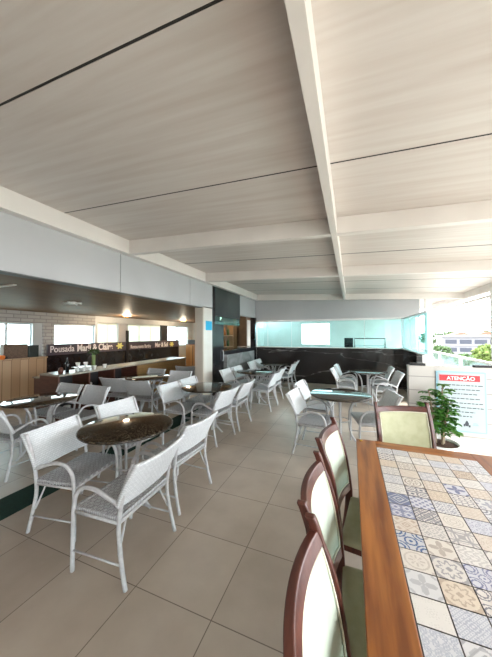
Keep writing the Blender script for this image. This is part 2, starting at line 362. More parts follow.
# left wall far inside: parapet, pillars, white brick frieze
struct(box('wall_left', M['wallwhite'], -8.5, -8.3, -6.2, 12.6, 0.0, 1.05))
struct(box('trim_12', M['whitebrick'], -8.5, -8.28, -6.2, 6.55, 1.98, 2.30))
struct(box('trim_13', M['wallwhite'], -8.5, -8.28, 6.55, 12.6, 2.08, 2.30))
for i, (a, b, m) in enumerate(((-6.2, 2.9, 'whitebrick'), (4.62, 4.86, 'alu'), (4.9, 5.2, 'whitebrick'), (6.55, 6.65, 'alu'), (7.55, 8.0, 'fascia'), (10.0, 10.45, 'blackmat'), (12.2, 12.6, 'wallwhite'))):
    struct(box('trim_%d' % (14+i), M[m], -8.48, -8.29, a, b, 1.05, 2.30))
struct(box('wall_lounge', M['wallwhite'], -8.5, -4.5, 12.6, 12.8, 0, 2.42))
def window(nm, y0, y1, z0, z1, nb, blind=False):
    t = bpy.data.objects.new(nm, None); COL.objects.link(t); t['kind'] = 'structure'; t.location = (-8.4, y0, z0)
    h = z1-z0; W = y1-y0; f = MB(); f.box(-.03, .03, 0, W, 0, .05); f.box(-.03, .03, 0, W, h-.05, h)
    for k in range(nb+1): f.box(-.03, .03, max(0, W*k/nb-.025), min(W, W*k/nb+.025), .05, h-.05)
    f.build('window_frame', M['alu'], t)
    MB().box(-.006, .006, 0, W, 0, h).build('window_pane', M['clear'], t)
    if blind: MB().box(.05, .056, 0.03, W-.03, 0.02, h).build('roller_blind', M['blind'], t)
window('window_1', 2.9, 4.62, 1.05, 1.98, 3)
window('window_2', 5.2, 6.55, 1.05, 1.98, 1)
window('window_3', 6.65, 7.55, 1.05, 2.08, 2, True)
window('window_4', 8.0, 10.0, 1.05, 2.08, 3, True)
window('window_5', 10.45, 12.2, 1.05, 2.08, 2)
# pillar
struct(MB().box(-3.42, -3.2, 5.31, 5.75, 0.0, 2.30).build('wall_pillar', M['pillar'], bevel=0.006))
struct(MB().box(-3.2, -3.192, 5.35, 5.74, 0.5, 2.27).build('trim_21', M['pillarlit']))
# kitchen pass behind the pillar
struct(box('trim_22', M['black'], -3.36, -3.2, 5.76, 5.90, 0, 2.86))
struct(box('wall_pass', M['greymarble'], -3.36, -3.2, 6.60, 8.80, 0, 1.07))
struct(box('trim_23', M['black'], -3.5, -3.16, 6.58, 8.82, 1.07, 1.19, bevel=0.005))
struct(box('trim_24', M['black'], -3.34, -3.16, 8.80, 8.94, 0, 2.23))
struct(box('wall_kitchen', M['brownwall'], -4.2, -4.1, 6.6, 9.1, 0, 2.30))
struct(box('trim_25', M['brownwall'], -4.1, -3.40, 6.6, 6.66, 0, 2.30))
struct(box('trim_26', M['ochre'], -4.1, -3.9, 9.0, 9.1, 0, 2.30))
struct(box('trim_27', M['wallwhite'], -3.95, -3.36, 9.0, 9.1, 0, 1.2))
struct(box('trim_41', M['brownwall'], -3.95, -3.58, 9.0, 9.1, 1.2, 2.30))
d = bpy.data.objects.new('door_1', None); COL.objects.link(d); d['kind'] = 'structure'; d.location = (-3.33, 5.91, 0)
MB().box(-.03, .03, 0, .67, 0.0, 2.0).build('door_leaf', M['black'], d, bevel=0.004)
MB().tube([(.05, .58, .9), (.07, .58, .95), (.07, .58, 1.15), (.05, .58, 1.2)], .012).build('door_handle', M['alu'], d)
# back half wall, ledge and glass
struct(box('wall_back', M['blackmarble'], -3.16, 1.50, 8.95, 9.07, 0, 1.175))
struct(box('wall_return', M['blackmarble'], 1.42, 1.54, 7.15, 8.95, 0, 1.175))
struct(MB().box(-3.16, 1.55, 8.93, 9.10, 1.175, 1.20).box(1.41, 1.55, 6.38, 8.93, 1.175, 1.20).build('trim_28', M['white']))
def glasswall(nm, axis, c, a, b, z0, z1, joints):
    t = bpy.data.objects.new(nm, None); COL.objects.link(t); t['kind'] = 'structure'
    t.location = (a, c, z0) if axis == 'x' else (c, a, z0)
    g = MB(); f = MB(); L = b-a; h = z1-z0
    def bx(q, u0, u1, w0, w1, v0, v1):
        q.box(u0, u1, w0, w1, v0, v1) if axis == 'x' else q.box(w0, w1, u0, u1, v0, v1)
    e = [0]+[j-a for j in joints]+[L]
    for u, v in zip(e[:-1], e[1:]): bx(g, u+.004, v-.004, -.005, .005, 0, h-.03)
    bx(f, 0, L, -.025, .025, h-.035, h)
    for j in e[1:-1]: bx(f, j-.006, j+.006, -.009, .009, 0, h-.035)
    g.build('window_pane', M['glass'], t); f.build('window_frame', M['alu'], t)
glasswall('window_6', 'x', 9.0, -3.15, 1.42, 1.20, 2.10, (-2.75, -1.9, -0.75, 0.4))
glasswall('window_7', 'y', 1.47, 6.4, 8.97, 1.20, 2.10, (7.2, 8.1))
struct(box('trim_29', M['alu'], 1.42, 1.50, 8.95, 9.05, 1.20, 2.12))
# counter and light room behind the glass
struct(box('trim_30', M['wallwhite'], -3.1, 1.35, 9.10, 9.75, 0, 1.14))
mb = MB(); mb.box(-4.4, -2.35, 13.6, 13.75, 0, 2.7); mb.box(-0.97, 2.7, 13.6, 13.75, 0, 2.7); mb.box(-2.35, -0.97, 13.6, 13.75, 0, 1.12); mb.box(-2.35, -0.97, 13.6, 13.75, 2.16, 2.7)
mb.box(-4.5, -4.4, 9.2, 13.75, 0, 2.7)
struct(mb.build('wall_beyond', M['wallwhite']))
# posts and balustrade on the open side
struct(box('trim_31', M['white'], 1.99, 2.15, 8.84, 9.0, 0, roof_bot(2.0), bevel=0.008))
struct(box('trim_32', M['white'], 2.74, 2.86, 6.93, 7.05, 0, roof_bot(2.7)-.0, bevel=0.008))
bl = thing('balustrade', 'glass balustrade with a white handrail along the open terrace side', 'railing', (2.9, -6.0, 0))
mb = MB(); mb.box(-.05, .05, 0, 19.5, .93, .98); mb.build('handrail', M['white'], bl, bevel=0.006)
mb = MB(); mb.box(-.04, .04, 0, 19, 0, .08); mb.build('bottom_rail', M['white'], bl)
for k in range(11):
    MB().box(-.03, .03, 1.9*k, 1.9*k+.06, .08, .93).build('baluster_post', M['white'], bl)
    if k < 10: MB().box(-.005, .005, 1.9*k+.07, 1.9*k+1.89, .10, .92).build('glass_panel', M['clear'], bl)

# ------------------------------------------------------------------ OUTSIDE
struct(box('ground', M['ground'], -300, 300, -200, 500, -9.6, -9.5))
hb = thing('apartment_building', 'long white three storey building with rows of dark windows beyond the terrace', 'building', (29.6, 110.0, -9.5), math.radians(-8))
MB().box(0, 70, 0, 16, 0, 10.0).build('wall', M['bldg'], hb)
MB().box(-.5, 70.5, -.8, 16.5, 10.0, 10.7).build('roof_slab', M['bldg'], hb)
for r_, z in enumerate((2.5, 5.2, 7.9)):
    for k in range(9):
        MB().box(.8+k*3.9, 3.9+k*3.9, -.12, .02, z-.1, z+1.2).build('window', M['bldgwin'], hb)
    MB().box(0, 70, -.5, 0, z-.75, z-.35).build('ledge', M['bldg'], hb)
def tree(name, label, loc, h, r, m, n=260, group='trees beyond the terrace'):
    t = thing(name, label, 'tree', loc, 0, group)
    MB().tube([(0, 0, 0), (.1, 0, h*.35), (0, .1, h*.7)], [.22, .10], 7).build('trunk', M['trunk'], t)
    mb = MB(); rnd = random.Random(int(loc[0]*10+loc[1]*7))
    for k in range(n):
        u = Vector((rnd.gauss(0, 1), rnd.gauss(0, 1), rnd.gauss(0, 1))).normalized()*r*(.55+.45*rnd.random())
        c = Vector((0, 0, h*.72))+Vector((u.x, u.y, u.z*.72)); s = r*.16*(.7+.6*rnd.random())
        a = Vector((rnd.gauss(0, 1), rnd.gauss(0, 1), rnd.gauss(0, 1))).normalized(); b = a.orthogonal().normalized(); c2 = a.cross(b)
        mb.add([c+b*s, c+c2*s*.7, c-b*s, c-c2*s*.7, c+a*s*.5], [(0, 1, 4), (1, 2, 4), (2, 3, 4), (3, 0, 4), (3, 2, 1, 0)])
    mb.build('foliage', m, t)
tree('tree', 'dark leafy tree just left of the white building', (21.0, 80, -9.5), 9.0, 2.6, M['tree'], 420)
tree('tree', 'darker green tree in front of the white building', (24.6, 76, -9.5), 7.0, 2.0, M['tree'], 420)
tree('tree', 'yellow green tree at the right edge before the white building', (31.2, 82, -9.5), 8.4, 3.3, M['treelight'], 520)
for i, (x, y, h, lab) in enumerate(((39.0, 165, 12.6, 'far tree on the skyline left of the red roofs'), (50.5, 175, 13.2, 'far tree on the skyline between the two red roofs'), (61.5, 165, 12.9, 'far tree on the skyline right of the red roofs'))):
    tree('tree', lab, (x, y, -9.5), h, 5.0, M['tree'], 260, 'far trees on the skyline')
for i, (x, lab) in enumerate(((43.0, 'red roofed house on the skyline, left of the two'), (51.5, 'red roofed house on the skyline, right of the two'))):
    h_ = thing('house', lab, 'house', (x, 145, -9.5), 0, 'red roofed houses')
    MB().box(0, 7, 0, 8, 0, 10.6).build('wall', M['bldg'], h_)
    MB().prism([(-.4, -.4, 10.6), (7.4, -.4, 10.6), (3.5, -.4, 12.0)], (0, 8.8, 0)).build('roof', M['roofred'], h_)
for (x, y, h, r) in ((-2.6, 26, 11.2, 2.4), (1.9, 30, 10.6, 2.0)):
    tree('tree', 'tree seen through the glass beyond the %s of the far window' % ('left' if x < -1 else 'right'), (x, y, -9.5), h, r, M['treelight'], 300, 'trees behind the glass')

# ------------------------------------------------------------------ ARMCHAIR (local +Y forward, origin on the floor)
def make_chair():
    t = thing('woven_armchair', '', 'chair')
    for s in (-1, 1):
        MB().tube([(s*.27, -.27, 0), (s*.266, -.235, .14), (s*.258, -.205, .30), (s*.258, -.203, .40), (s*.258, -.224, .54), (s*.258, -.265, .68), (s*.258, -.315, .795)], .0145, 8, True, 4).build('rear_leg', M['frame'], t)
        MB().tube([(s*.273, .185, 0), (s*.273, .182, .25), (s*.273, .175, .44), (s*.273, .15, .53), (s*.273, .09, .583), (s*.273, -.01, .59), (s*.27, -.12, .555), (s*.261, -.218, .515)], .0145, 8, True, 5).build('front_leg_and_arm', M['frame'], t)
        MB().tube([(s*.27, -.235, .145), (s*.274, .182, .145)], .007, 6).build('side_stretcher', M['frame'], t)
        MB().tube([(s*.262, -.205, .20), (s*.20, -.19, .33), (s*.17, -.185, .405)], .008, 6, True, 3).build('brace', M['frame'], t)
    MB().tube([(-.258, -.203, .40), (.258, -.203, .40), (.272, .178, .405), (-.272, .178, .405), (-.258, -.203, .40)], .012, 8).build('seat_frame', M['frame'], t)
    def seat(u, v):
        x = -.262+.524*u; y = -.205+.393*v
        z = .425-.012*math.sin(PI*u)*math.sin(PI*v)+.0035*math.sin(v*2*PI*13)+.0012*math.sin(u*2*PI*26)
        return (x, y, z), (0, 0, 1)
    MB().sheet(seat, 52, 78, .022).build('seat', M['weaveseat_shaded'], t)
    def back(u, v):
        x = -.276+.552*u; b = 1-(2*u-1)**2
        y = -.200-.05*v-.10*v**1.3-.028*b+.0022*math.sin(u*2*PI*24)*math.sin(v*2*PI*15)
        z = .508+.292*v-.012*b*v
        return (x, y, z), (0, 1, .25)
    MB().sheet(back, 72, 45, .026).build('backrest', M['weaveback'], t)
    return t
CH = make_chair(); first = [True]
FACE = {'+X': -PI/2, '-X': PI/2, '+Y': 0.0, '-Y': PI}
def chair(x, y, face, label, group, da=0.0):
    """x, y: middle of the top of the backrest"""
    rz = FACE[face]+math.radians(da)
    f = Vector((-math.sin(rz), math.cos(rz), 0))
    p = Vector((x, y, 0))+f*.315
    if first[0]:
        first[0] = False; CH.location = p; CH.rotation_euler = (0, 0, rz); CH['label'] = label; CH['group'] = group; return CH
    return dup(CH, p, rz, label, group)

def make_table():
    t = thing('round_table', '', 'table')
    R = .43
    MB().lathe([(R-.012, 0), (R-.003, .003), (R, .009), (R, .017), (R-.004, .022), (R-.014, .024)], 64, (0, 0, .715)).build('tabletop', M['granite'], t)
    for k in range(4):
        a = k*PI/2+PI/4*0; c, s = math.cos(a), math.sin(a)
        pr = [(.29, 0), (.22, .06), (.15, .16), (.125, .30), (.125, .46), (.15, .57), (.21, .665), (.30, .705)]
        MB().tube([(r*c, r*s, z) for r, z in pr], .0145, 8, True, 4).build('leg', M['frame'], t)
    mb = MB(); mb.tube([(.125*math.cos(i*PI/12), .125*math.sin(i*PI/12), .36) for i in range(25)], .009, 6); mb.build('ring', M['frame'], t); mb = MB()
    mb.tube([(.30*math.cos(i*PI/12), .30*math.sin(i*PI/12), .703) for i in range(25)], .011, 6)
    mb.build('upper_ring', M['frame'], t)
    return t
TB = make_table(); tfirst = [True]
def table(x, y, label, rz=0.0):
    if tfirst[0]:
        tfirst[0] = False; TB.location = (x, y, 0); TB.rotation_euler = (0, 0, rz); TB['label'] = label; TB['group'] = 'round granite tables'; return TB
    return dup(TB, (x, y, 0), rz, label, 'round granite tables')

G1, G2, G3 = 'armchairs of the left table row', 'armchairs of the right table row', 'armchairs under the low wooden ceiling'
table(-2.05, 1.985, 'round dark granite table nearest the camera with a yellow lamp reflection')
chair(-1.315, 1.565, '-X', 'white woven armchair closest to the camera, its back to us, right of the front table', G1, 3)
chair(-1.40, 2.275, '-X', 'white woven armchair right of the front table, just beyond the closest one', G1, -2)
chair(-2.58, 1.63, '+X', 'white woven armchair left of the front table, its arm and seat in full view', G1, 10)
chair(-2.72, 2.46, '+X', 'white woven armchair beyond the front table, only its backrest showing over the tabletop', G1, -4)
table(-2.30, 3.95, 'round dark granite table in front of the beige pillar')
chair(-1.75, 3.66, '-X', 'white armchair right of the pillar table, nearer of its two', G1, -5)
chair(-1.71, 4.36, '-X', 'white armchair right of the pillar table, farther of its two', G1)
chair(-2.88, 3.68, '+X', 'white armchair left of the pillar table, nearer of its two', G1)
chair(-2.91, 4.28, '+X', 'white armchair left of the pillar table, farther one beside the pillar', G1)
table(-2.18, 6.0, 'round granite table just beyond the pillar, third from the camera in the left row')
chair(-1.53, 5.62, '-X', 'white armchair right of the table just beyond the pillar, nearer one', G1)
chair(-1.57, 6.32, '-X', 'white armchair right of the table just beyond the pillar, farther one', G1)
chair(-2.80, 5.70, '+X', 'white armchair left of the table just beyond the pillar, nearer one', G1)
chair(-2.78, 6.32, '+X', 'white armchair left of the table just beyond the pillar, farther one', G1)
table(-2.22, 7.90, 'round granite table at the end of the left row before the black marble wall')
chair(-1.53, 7.55, '-X', 'white armchair right of the last table in the left row, nearer one', G1)
chair(-1.58, 8.20, '-X', 'white armchair right of the last table in the left row, farther one', G1)
chair(-2.86, 7.62, '+X', 'white armchair left of the last table in the left row, nearer one', G1)
chair(-2.90, 8.32, '+X', 'white armchair left of the last table in the left row, farther one', G1)
table(-0.16, 4.15, 'round granite table with a shiny blue sky reflection left of the wooden chairs')
chair(-0.78, 3.85, '+X', 'white armchair left of the shiny table, nearer one standing free on the floor', G2, -5)
chair(-0.82, 4.60, '+X', 'white armchair left of the shiny table, farther one', G2, -5)
chair(0.525, 4.20, '-X', 'grey looking armchair right of the shiny table, seen above the wooden head chair', G2, 12)
table(0.36, 6.95, 'round granite table farthest in the right row near the black marble wall')
chair(-0.40, 6.72, '+X', 'white armchair left of the far right table, nearer one', G2, -3)
chair(-0.36, 7.50, '+X', 'white armchair left of the far right table, farther one', G2, -3)
chair(0.96, 6.50, '-X', 'sunlit armchair right of the far right table, nearer one', G2, 4)
chair(0.92, 7.40, '-X', 'sunlit armchair right of the far right table, farther one', G2)
table(-4.03, 2.37, 'round dark granite table at the left edge before the plank counter')
chair(-4.45, 3.06, '-Y', 'taupe looking armchair behind the left edge table, left one of two', G3)
chair(-3.85, 3.08, '-Y', 'taupe looking armchair behind the left edge table, right one of two', G3, -2)
chair(-3.84, 1.69, '+Y', 'armchair at the left edge of the picture, its back cut by the frame', G3, 2)
table(-4.05, 4.48, 'round granite table between the bar counter and the pillar')
chair(-4.32, 3.80, '+Y', 'taupe looking armchair on the near side of the table by the bar, left one', G3, 8)
chair(-3.66, 3.74, '+Y', 'taupe looking armchair on the near side of the table by the bar, right one', G3, 6)
chair(-4.45, 5.20, '-Y', 'armchair on the far side of the table by the bar, left one', G3, -4)
chair(-3.63, 5.05, '-Y', 'armchair on the far side of the table by the bar, right one', G3, 6)
chair(-4.10, 5.92, '+Y', 'spare armchair standing alone left of the beige pillar', G3, 14)

tag(box('carpet_runner', M['greenrug'], -3.24, -2.87, -1.5, 5.2, 0.0, 0.006), 'long dark green carpet runner lying on the tiles under the left chairs', 'carpet')

# ------------------------------------------------------------------ DINING TABLE with patchwork tiles
TX0, TX1, TY0, TY1, TZ = 0.03, 0.935, 0.16, 2.37, 0.76
IX0, IX1, IY0, IY1 = 0.17, 0.782, 0.222, 2.242
dt = thing('dining_table', 'wooden dining table with a patchwork tile top in the foreground', 'table', (TX0, TY0, 0))
ox, oy = TX0, TY0
MB().box(0, IX0-ox, 0, TY1-oy, TZ-.045, TZ).build('side_board', M['tablewood'], dt, bevel=0.004)
MB().box(IX1-ox, TX1-ox, 0, TY1-oy, TZ-.045, TZ).build('side_board', M['tablewood'], dt, bevel=0.004)
MB().box(IX0-ox, IX1-ox, 0, IY0-oy, TZ-.045, TZ).build('end_board', M['tablewood_x'], dt, bevel=0.002)
MB().box(IX0-ox, IX1-ox, IY1-oy, TY1-oy, TZ-.045, TZ).build('end_board', M['tablewood_x'], dt, bevel=0.002)
MB().box(.05, .075, .05, TY1-oy-.05, TZ-.13, TZ-.045).box(TX1-ox-.075, TX1-ox-.05, .05, TY1-oy-.05, TZ-.13, TZ-.045).box(.075, TX1-ox-.075, .05, .075, TZ-.13, TZ-.045).box(.075, TX1-ox-.075, TY1-oy-.075, TY1-oy-.05, TZ-.13, TZ-.045).build('apron', M['tablewood'], dt)
for (lx, ly) in ((.085, .085), (TX1-ox-.085, .085), (.085, TY1-oy-.085), (TX1-ox-.085, TY1-oy-.085)):
    MB().add([(lx+a*q, ly+b*q, z) for z, q in ((0, .024), (TZ-.045, .036)) for a, b in ((-1, -1), (1, -1), (1, 1), (-1, 1))],
             [(3, 2, 1, 0), (4, 5, 6, 7), (0, 1, 5, 4), (1, 2, 6, 5), (2, 3, 7, 6), (3, 0, 4, 7)]).build('leg', M['tablewood'], dt, bevel=0.004)
MB().lathe([(.012, 0), (.012, .003), (.008, .004)], 16, (.035, TY1-oy-.04, TZ)).build('corner_stud', M['brass'], dt)
# inlay: every tile a 24x24 mosaic, colours per face
NG = 28; T_ = 0.1010
PAL = [((.60, .57, .53), (.10, .11, .16)), ((.62, .58, .52), (.30, .24, .20)), ((.58, .57, .56), (.10, .13, .24)), ((.60, .52, .42), (.36, .27, .20)),
       ((.58, .58, .58), (.16, .17, .20)), ((.52, .53, .57), (.16, .18, .32)), ((.60, .54, .47), (.46, .36, .27)), ((.64, .62, .58), (.38, .36, .36)), ((.55, .56, .58), (.06, .12, .27))]
def motif(k, u, v):
    """u, v in -1..1 -> amount of the dark colour"""
    r = math.hypot(u, v); a = math.atan2(v, u); U, V = abs(u), abs(v)
    if k == 0: return 1 if abs(r-.62-.14*math.cos(8*a)) < .09 or r < .2 or abs(r-1.15) < .12 else 0
    if k == 1: return 1 if abs(U+V-.95) < .09 or abs(U+V-.5) < .08 or (U+V < .2) or U+V > 1.65 else 0
    if k == 2: return 1 if math.sin(u*9.4)*math.sin(v*9.4) > .25 else 0
    if k == 3: return 1 if abs(math.sin(6.3*u+2*math.sin(6.3*v))) < .35 else 0
    if k == 4: return 1 if (abs(r-.45) < .07 or abs(math.hypot(U-1, V-1)-.45) < .08 or abs(math.hypot(U-1, V-1)-.75) < .06 or r < .12) else 0
    if k == 5: return 1 if r < .75*abs(math.cos(2*a))+.08 or abs(math.hypot(U-1, V-1)-.3) < .1 else 0
    if k == 6: return 1 if (abs(r-.8) < .06 or (r < .55 and math.cos(8*a) > .3 and r > .15) or (U > .82 and V > .82)) else 0
    if k == 7: return 1 if (abs(U-V) < .10 or abs(U-.5) < .07 or abs(V-.5) < .07 or (r < .3)) else 0
    if k == 8: return .45 if (r < .35+.12*math.cos(4*a) or abs(r-.8) < .05) else 0
    if k == 9: return 1 if abs((u+v)*2.5 % 1-.5) < .13 or abs((u-v)*2.5 % 1-.5) < .13 else 0
    if k == 10: return .5 if abs(math.sin(4*r*PI)) < .4 and r < .9 else 0
    return 0
vs, fs, cols = [], [], []
rt = random.Random(11)
nx, ny = 6, 20; g = .0022; GR = (.06, .05, .045)
sx, sy = (IX1-IX0)/nx, (IY1-IY0)/ny
def quad(x0, x1, y0, y1, z, c):
    o = len(vs); vs.extend([(x0, y0, z), (x1, y0, z), (x1, y1, z), (x0, y1, z)]); fs.append((o, o+1, o+2, o+3)); cols.append(c)
z1 = TZ+.001
for i in range(nx):
    for j in range(ny):
        x0, y0 = IX0-ox+i*sx, IY0-oy+j*sy
        base, dark = rt.choice(PAL); base = tuple(min(.75, c*1.1) for c in base); k = rt.randrange(11); fr = rt.choice((1, 1, 2, 2, 1.5)); k2 = rt.randrange(11); mixk = rt.random() < .25; fade = rt.choice((.35, .55, .8, .9))
        if (i, j) == (0, 10): base, dark, k, mixk, fade = PAL[8][0], PAL[8][1], 4, False, 1
        if (i, j) == (0, 13): base, dark, k, mixk, fade = (.16, .19, .30), (.48, .50, .54), 1, False, 1
        ax, ay = x0+g, y0+g; wx, wy = (sx-2*g)/NG, (sy-2*g)/NG
        for p in range(NG):
            for q in range(NG):
                u, v = (p+.5)/NG*2-1, (q+.5)/NG*2-1
                if fr > 1: u, v = 2*abs((u*fr/2+.5) % 2-1)-1, 2*abs((v*fr/2+.5) % 2-1)-1
                a = motif(k, u, v)
                if mixk: a = max(a, .6*motif(k2, u, v))
                a *= fade
                quad(ax+p*wx, ax+(p+1)*wx, ay+q*wy, ay+(q+1)*wy, z1, tuple(base[c]*(1-a)+dark[c]*a for c in range(3)))
quad(0+IX0-ox, IX1-ox, IY0-oy, IY1-oy, TZ-.0015, GR)
me = bpy.data.meshes.new('tile_inlay'); me.from_pydata(vs, [], fs); me.materials.append(M['tile'])
ca = me.color_attributes.new('Col', 'FLOAT_COLOR', 'CORNER'); flat = []
for c in cols: flat += [c[0], c[1], c[2], 1.0]*4
ca.data.foreach_set('color', flat)
inl = bpy.data.objects.new('tile_inlay', me); COL.objects.link(inl); inl.parent = dt
MB().box(IX0-ox, IX1-ox, IY0-oy, IY1-oy, TZ-.04, TZ-.002).build('tile_bed', M['seam'], dt)

# ------------------------------------------------------------------ MAHOGANY DINING CHAIRS
def make_wood_chair(front='mint'):
    t = thing('dining_chair', '', 'chair')
    W = .225
    def arc(u, ex=0.0): return -(.034+ex)*(1-(2*u-1)**2)      # bulge of the curved back
    for s in (-1, 1):
        # rear leg and stile, rectangular section swept
        path = [(-.27, 0), (-.225, .22), (-.20, .43), (-.205, .55), (-.235, .75), (-.292, .95), (-.312, .998)]
        P = catmull([Vector((s*W, y, z)) for y, z in path], 4); mb = MB(); vs_ = []
        for q in P:
            h = .024 if q.z < .90 else .017
            vs_ += [(q.x-.014, q.y-h, q.z), (q.x+.014, q.y-h, q.z), (q.x+.014, q.y+h, q.z), (q.x-.014, q.y+h, q.z)]
        n = len(P); ff = [(i*4+k, i*4+(k+1) % 4, (i+1)*4+(k+1) % 4, (i+1)*4+k) for i in range(n-1) for k in range(4)]+[(3, 2, 1, 0), tuple(4*(n-1)+k for k in range(4))]
        mb.add(vs_, ff).build('rear_leg', M['wood'], t, bevel=0.005)
        x0 = s*.215
        mb = MB(); mb.add([(x0+a*q, .20+b*q, z) for z, q in ((0, .014), (.42, .021)) for a, b in ((-1, -1), (1, -1), (1, 1), (-1, 1))],
                          [(3, 2, 1, 0), (4, 5, 6, 7), (0, 1, 5, 4), (1, 2, 6, 5), (2, 3, 7, 6), (3, 0, 4, 7)]).build('front_leg', M['wood'], t, bevel=0.003)
    def slab(nm, z0, z1, y0f, y1f, d0, d1, x, m, nu=16, bevel=.004):
        # curved rail: bottom/top z, back offsets; closed ring section
        vs_ = []
        for i in range(nu+1):
            u = i/nu; xx = -x+2*x*u; b = arc(u)
            vs_ += [(xx, y0f+b-d0, z0), (xx, y0f+b+d1, z0), (xx, y1f+b+d1, z1), (xx, y1f+b-d0, z1)]
        ff = [(i*4+k, (i+1)*4+k, (i+1)*4+(k+1) % 4, i*4+(k+1) % 4) for i in range(nu) for k in range(4)]+[(0, 1, 2, 3), tuple(4*nu+k for k in (3, 2, 1, 0))]
        return MB().add(vs_, ff).build(nm, m, t, bevel=bevel)
    slab('top_rail', .915, .957, -.279, -.298, .014, .013, W-.012, M['wood'])
    slab('lower_rail', .50, .545, -.198, -.205, .014, .014, W-.012, M['wood'])
    def pad(u, v):
        x = (-1+2*u)*(W-.016); e = min(1, 8*min(u, 1-u), 8*min(v, 1-v))
        z = .548+.368*v; y = -.213-.022*v-.05*v*v
        return (x, y+arc(u)+.004*e, z), (0, 1, .25)
    bp_ = MB().sheet(pad, 24, 20, .026).build('back_pad', M[front], t)
    bpth = [pad(u, v)[0] for u, v in [(i/10, 1) for i in range(11)]+[(1, 1-i/10) for i in range(1, 11)]+[(1-i/10, 0) for i in range(1, 11)]+[(0, i/10) for i in range(1, 11)]]
    bpth = [(p[0]*.965, p[1]+.015, .548+.005+(p[2]-.548)*.972) for p in bpth]
    MB().tube(bpth, .004, 6).build('piping', M['piping'], bp_)
    MB().box(-.21, .21, -.19, .205, .375, .425).build('seat_rail', M['wood'], t, bevel=.004)
    def seat(u, v):
        e = math.sin(PI*u)**.35*math.sin(PI*v)**.35 if 0 < u < 1 and 0 < v < 1 else 0
        return (-.225+.45*u, -.185+.415*v, .435+.022*e), (0, 0, 1)
    MB().sheet(seat, 20, 20, .03).build('seat', M['olive'], t)
    for s in (-1, 1): MB().box(s*.215-.009, s*.215+.009, -.215, .195, .17, .20).build('stretcher', M['wood'], t)
    return t
WC = make_wood_chair()
GW = 'mahogany dining chairs round the tiled table'
def at_wood(o, x, y, face, da, label):
    rz = FACE[face]+math.radians(da); f = Vector((-math.sin(rz), math.cos(rz), 0)); p = Vector((x, y, 0))+f*.298
    o.location = p; o.rotation_euler = (0, 0, rz); o['label'] = label; o['group'] = GW
at_wood(WC, -.118, .712, '+X', 2, 'mahogany dining chair with mint back pad cut by the bottom edge of the picture')
for (x, y, da, lab) in ((-.165, 1.222, 0, 'mahogany dining chair with mint back pad, middle one of three left of the tiled table'), (-.152, 1.862, 7, 'mahogany dining chair with mint back pad, farthest of three left of the tiled table')):
    c = dup(WC, (0, 0, 0), 0, lab, GW); at_wood(c, x, y, '+X', -da, lab)
HC = make_wood_chair('olive')
at_wood(HC, .42, 2.765, '-Y', 17, 'mahogany dining chair with olive cream pad at the far end of the tiled table')

# ------------------------------------------------------------------ WHITE PLANK PARTITION, NOTICE BOARD, PLANT
PY = 3.3
struct(box('wall_partition', M['plank'], .577, 2.24, PY, PY+.10, 0, 1.28, bevel=.004))
tag(box('rubber_strip', M['blackmat'], .60, .735, PY+.01, PY+.07, 1.28, 1.305), 'short black strip lying on the left top edge of the white plank partition', 'strip')
tag(box('rubber_strip', M['blackmat'], 1.16, 1.42, PY+.02, PY+.08, 1.28, 1.30), 'short black strip on the white partition edge above the notice', 'strip')
nb = thing('notice_board', 'pale blue warning notice with a red heading on the white plank partition', 'sign', (0, PY, 0))
MB().box(.822, 1.236, -.012, -.002, .628, 1.236).build('edge', M['blueedge'], nb)
MB().box(.838, 1.220, -.015, -.012, .644, 1.220).build('board', M['paleblue'], nb)
MB().box(.850, 1.185, -.019, -.015, 1.140, 1.200).build('heading_bar', M['red'], nb, bevel=0.001)
XZ = lambda x, y, z: Matrix(((1, 0, 0, x), (0, 0, -1, y), (0, 1, 0, z), (0, 0, 0, 1)))
text('heading', 'ATENÇÃO', .050, M['lettering'], XZ(.912, -.0195, 1.152), nb, .0012, .001, 0.98)
mb = MB(); rl = random.Random(3)
for (xa, xb, z) in ((.862, 1.205, 1.095), (.862, 1.18, 1.052), (.862, 1.165, 1.008), (.862, 1.18, .962), (.862, 1.205, .916), (.862, 1.208, .872), (.862, 1.14, .828), (.862, 1.12, .786)):
    x = xa; mb = MB()
    while x < xb:
        L = rl.uniform(.012, .04); mb.box(x, min(x+L, xb), -.0165, -.015, z, z+.008); x += L+.008
    mb.build('text_line', M['ink'], nb)
mb = MB()
mb.lathe([(.0, 0), (.014, .012), (.016, .03), (.008, .05), (.0, .06)], 10, (1.072, -.0155, .69)); 
for v in range(len(mb.v)): mb.v[v] = (mb.v[v][0], -.0155+(mb.v[v][1]+.0155)*.05, mb.v[v][2])
mb.box(1.045, 1.060, -.0165, -.015, .69, .715).box(1.085, 1.10, -.0165, -.015, .685, .705)
mb.build('emblem', M['ink'], nb)
mb = MB().box(1.118, 1.165, -.0165, -.015, .705, .715).box(1.122, 1.16, -.0165, -.015, .72, .728); mb.build('small_caption', M['blueedge'], nb)

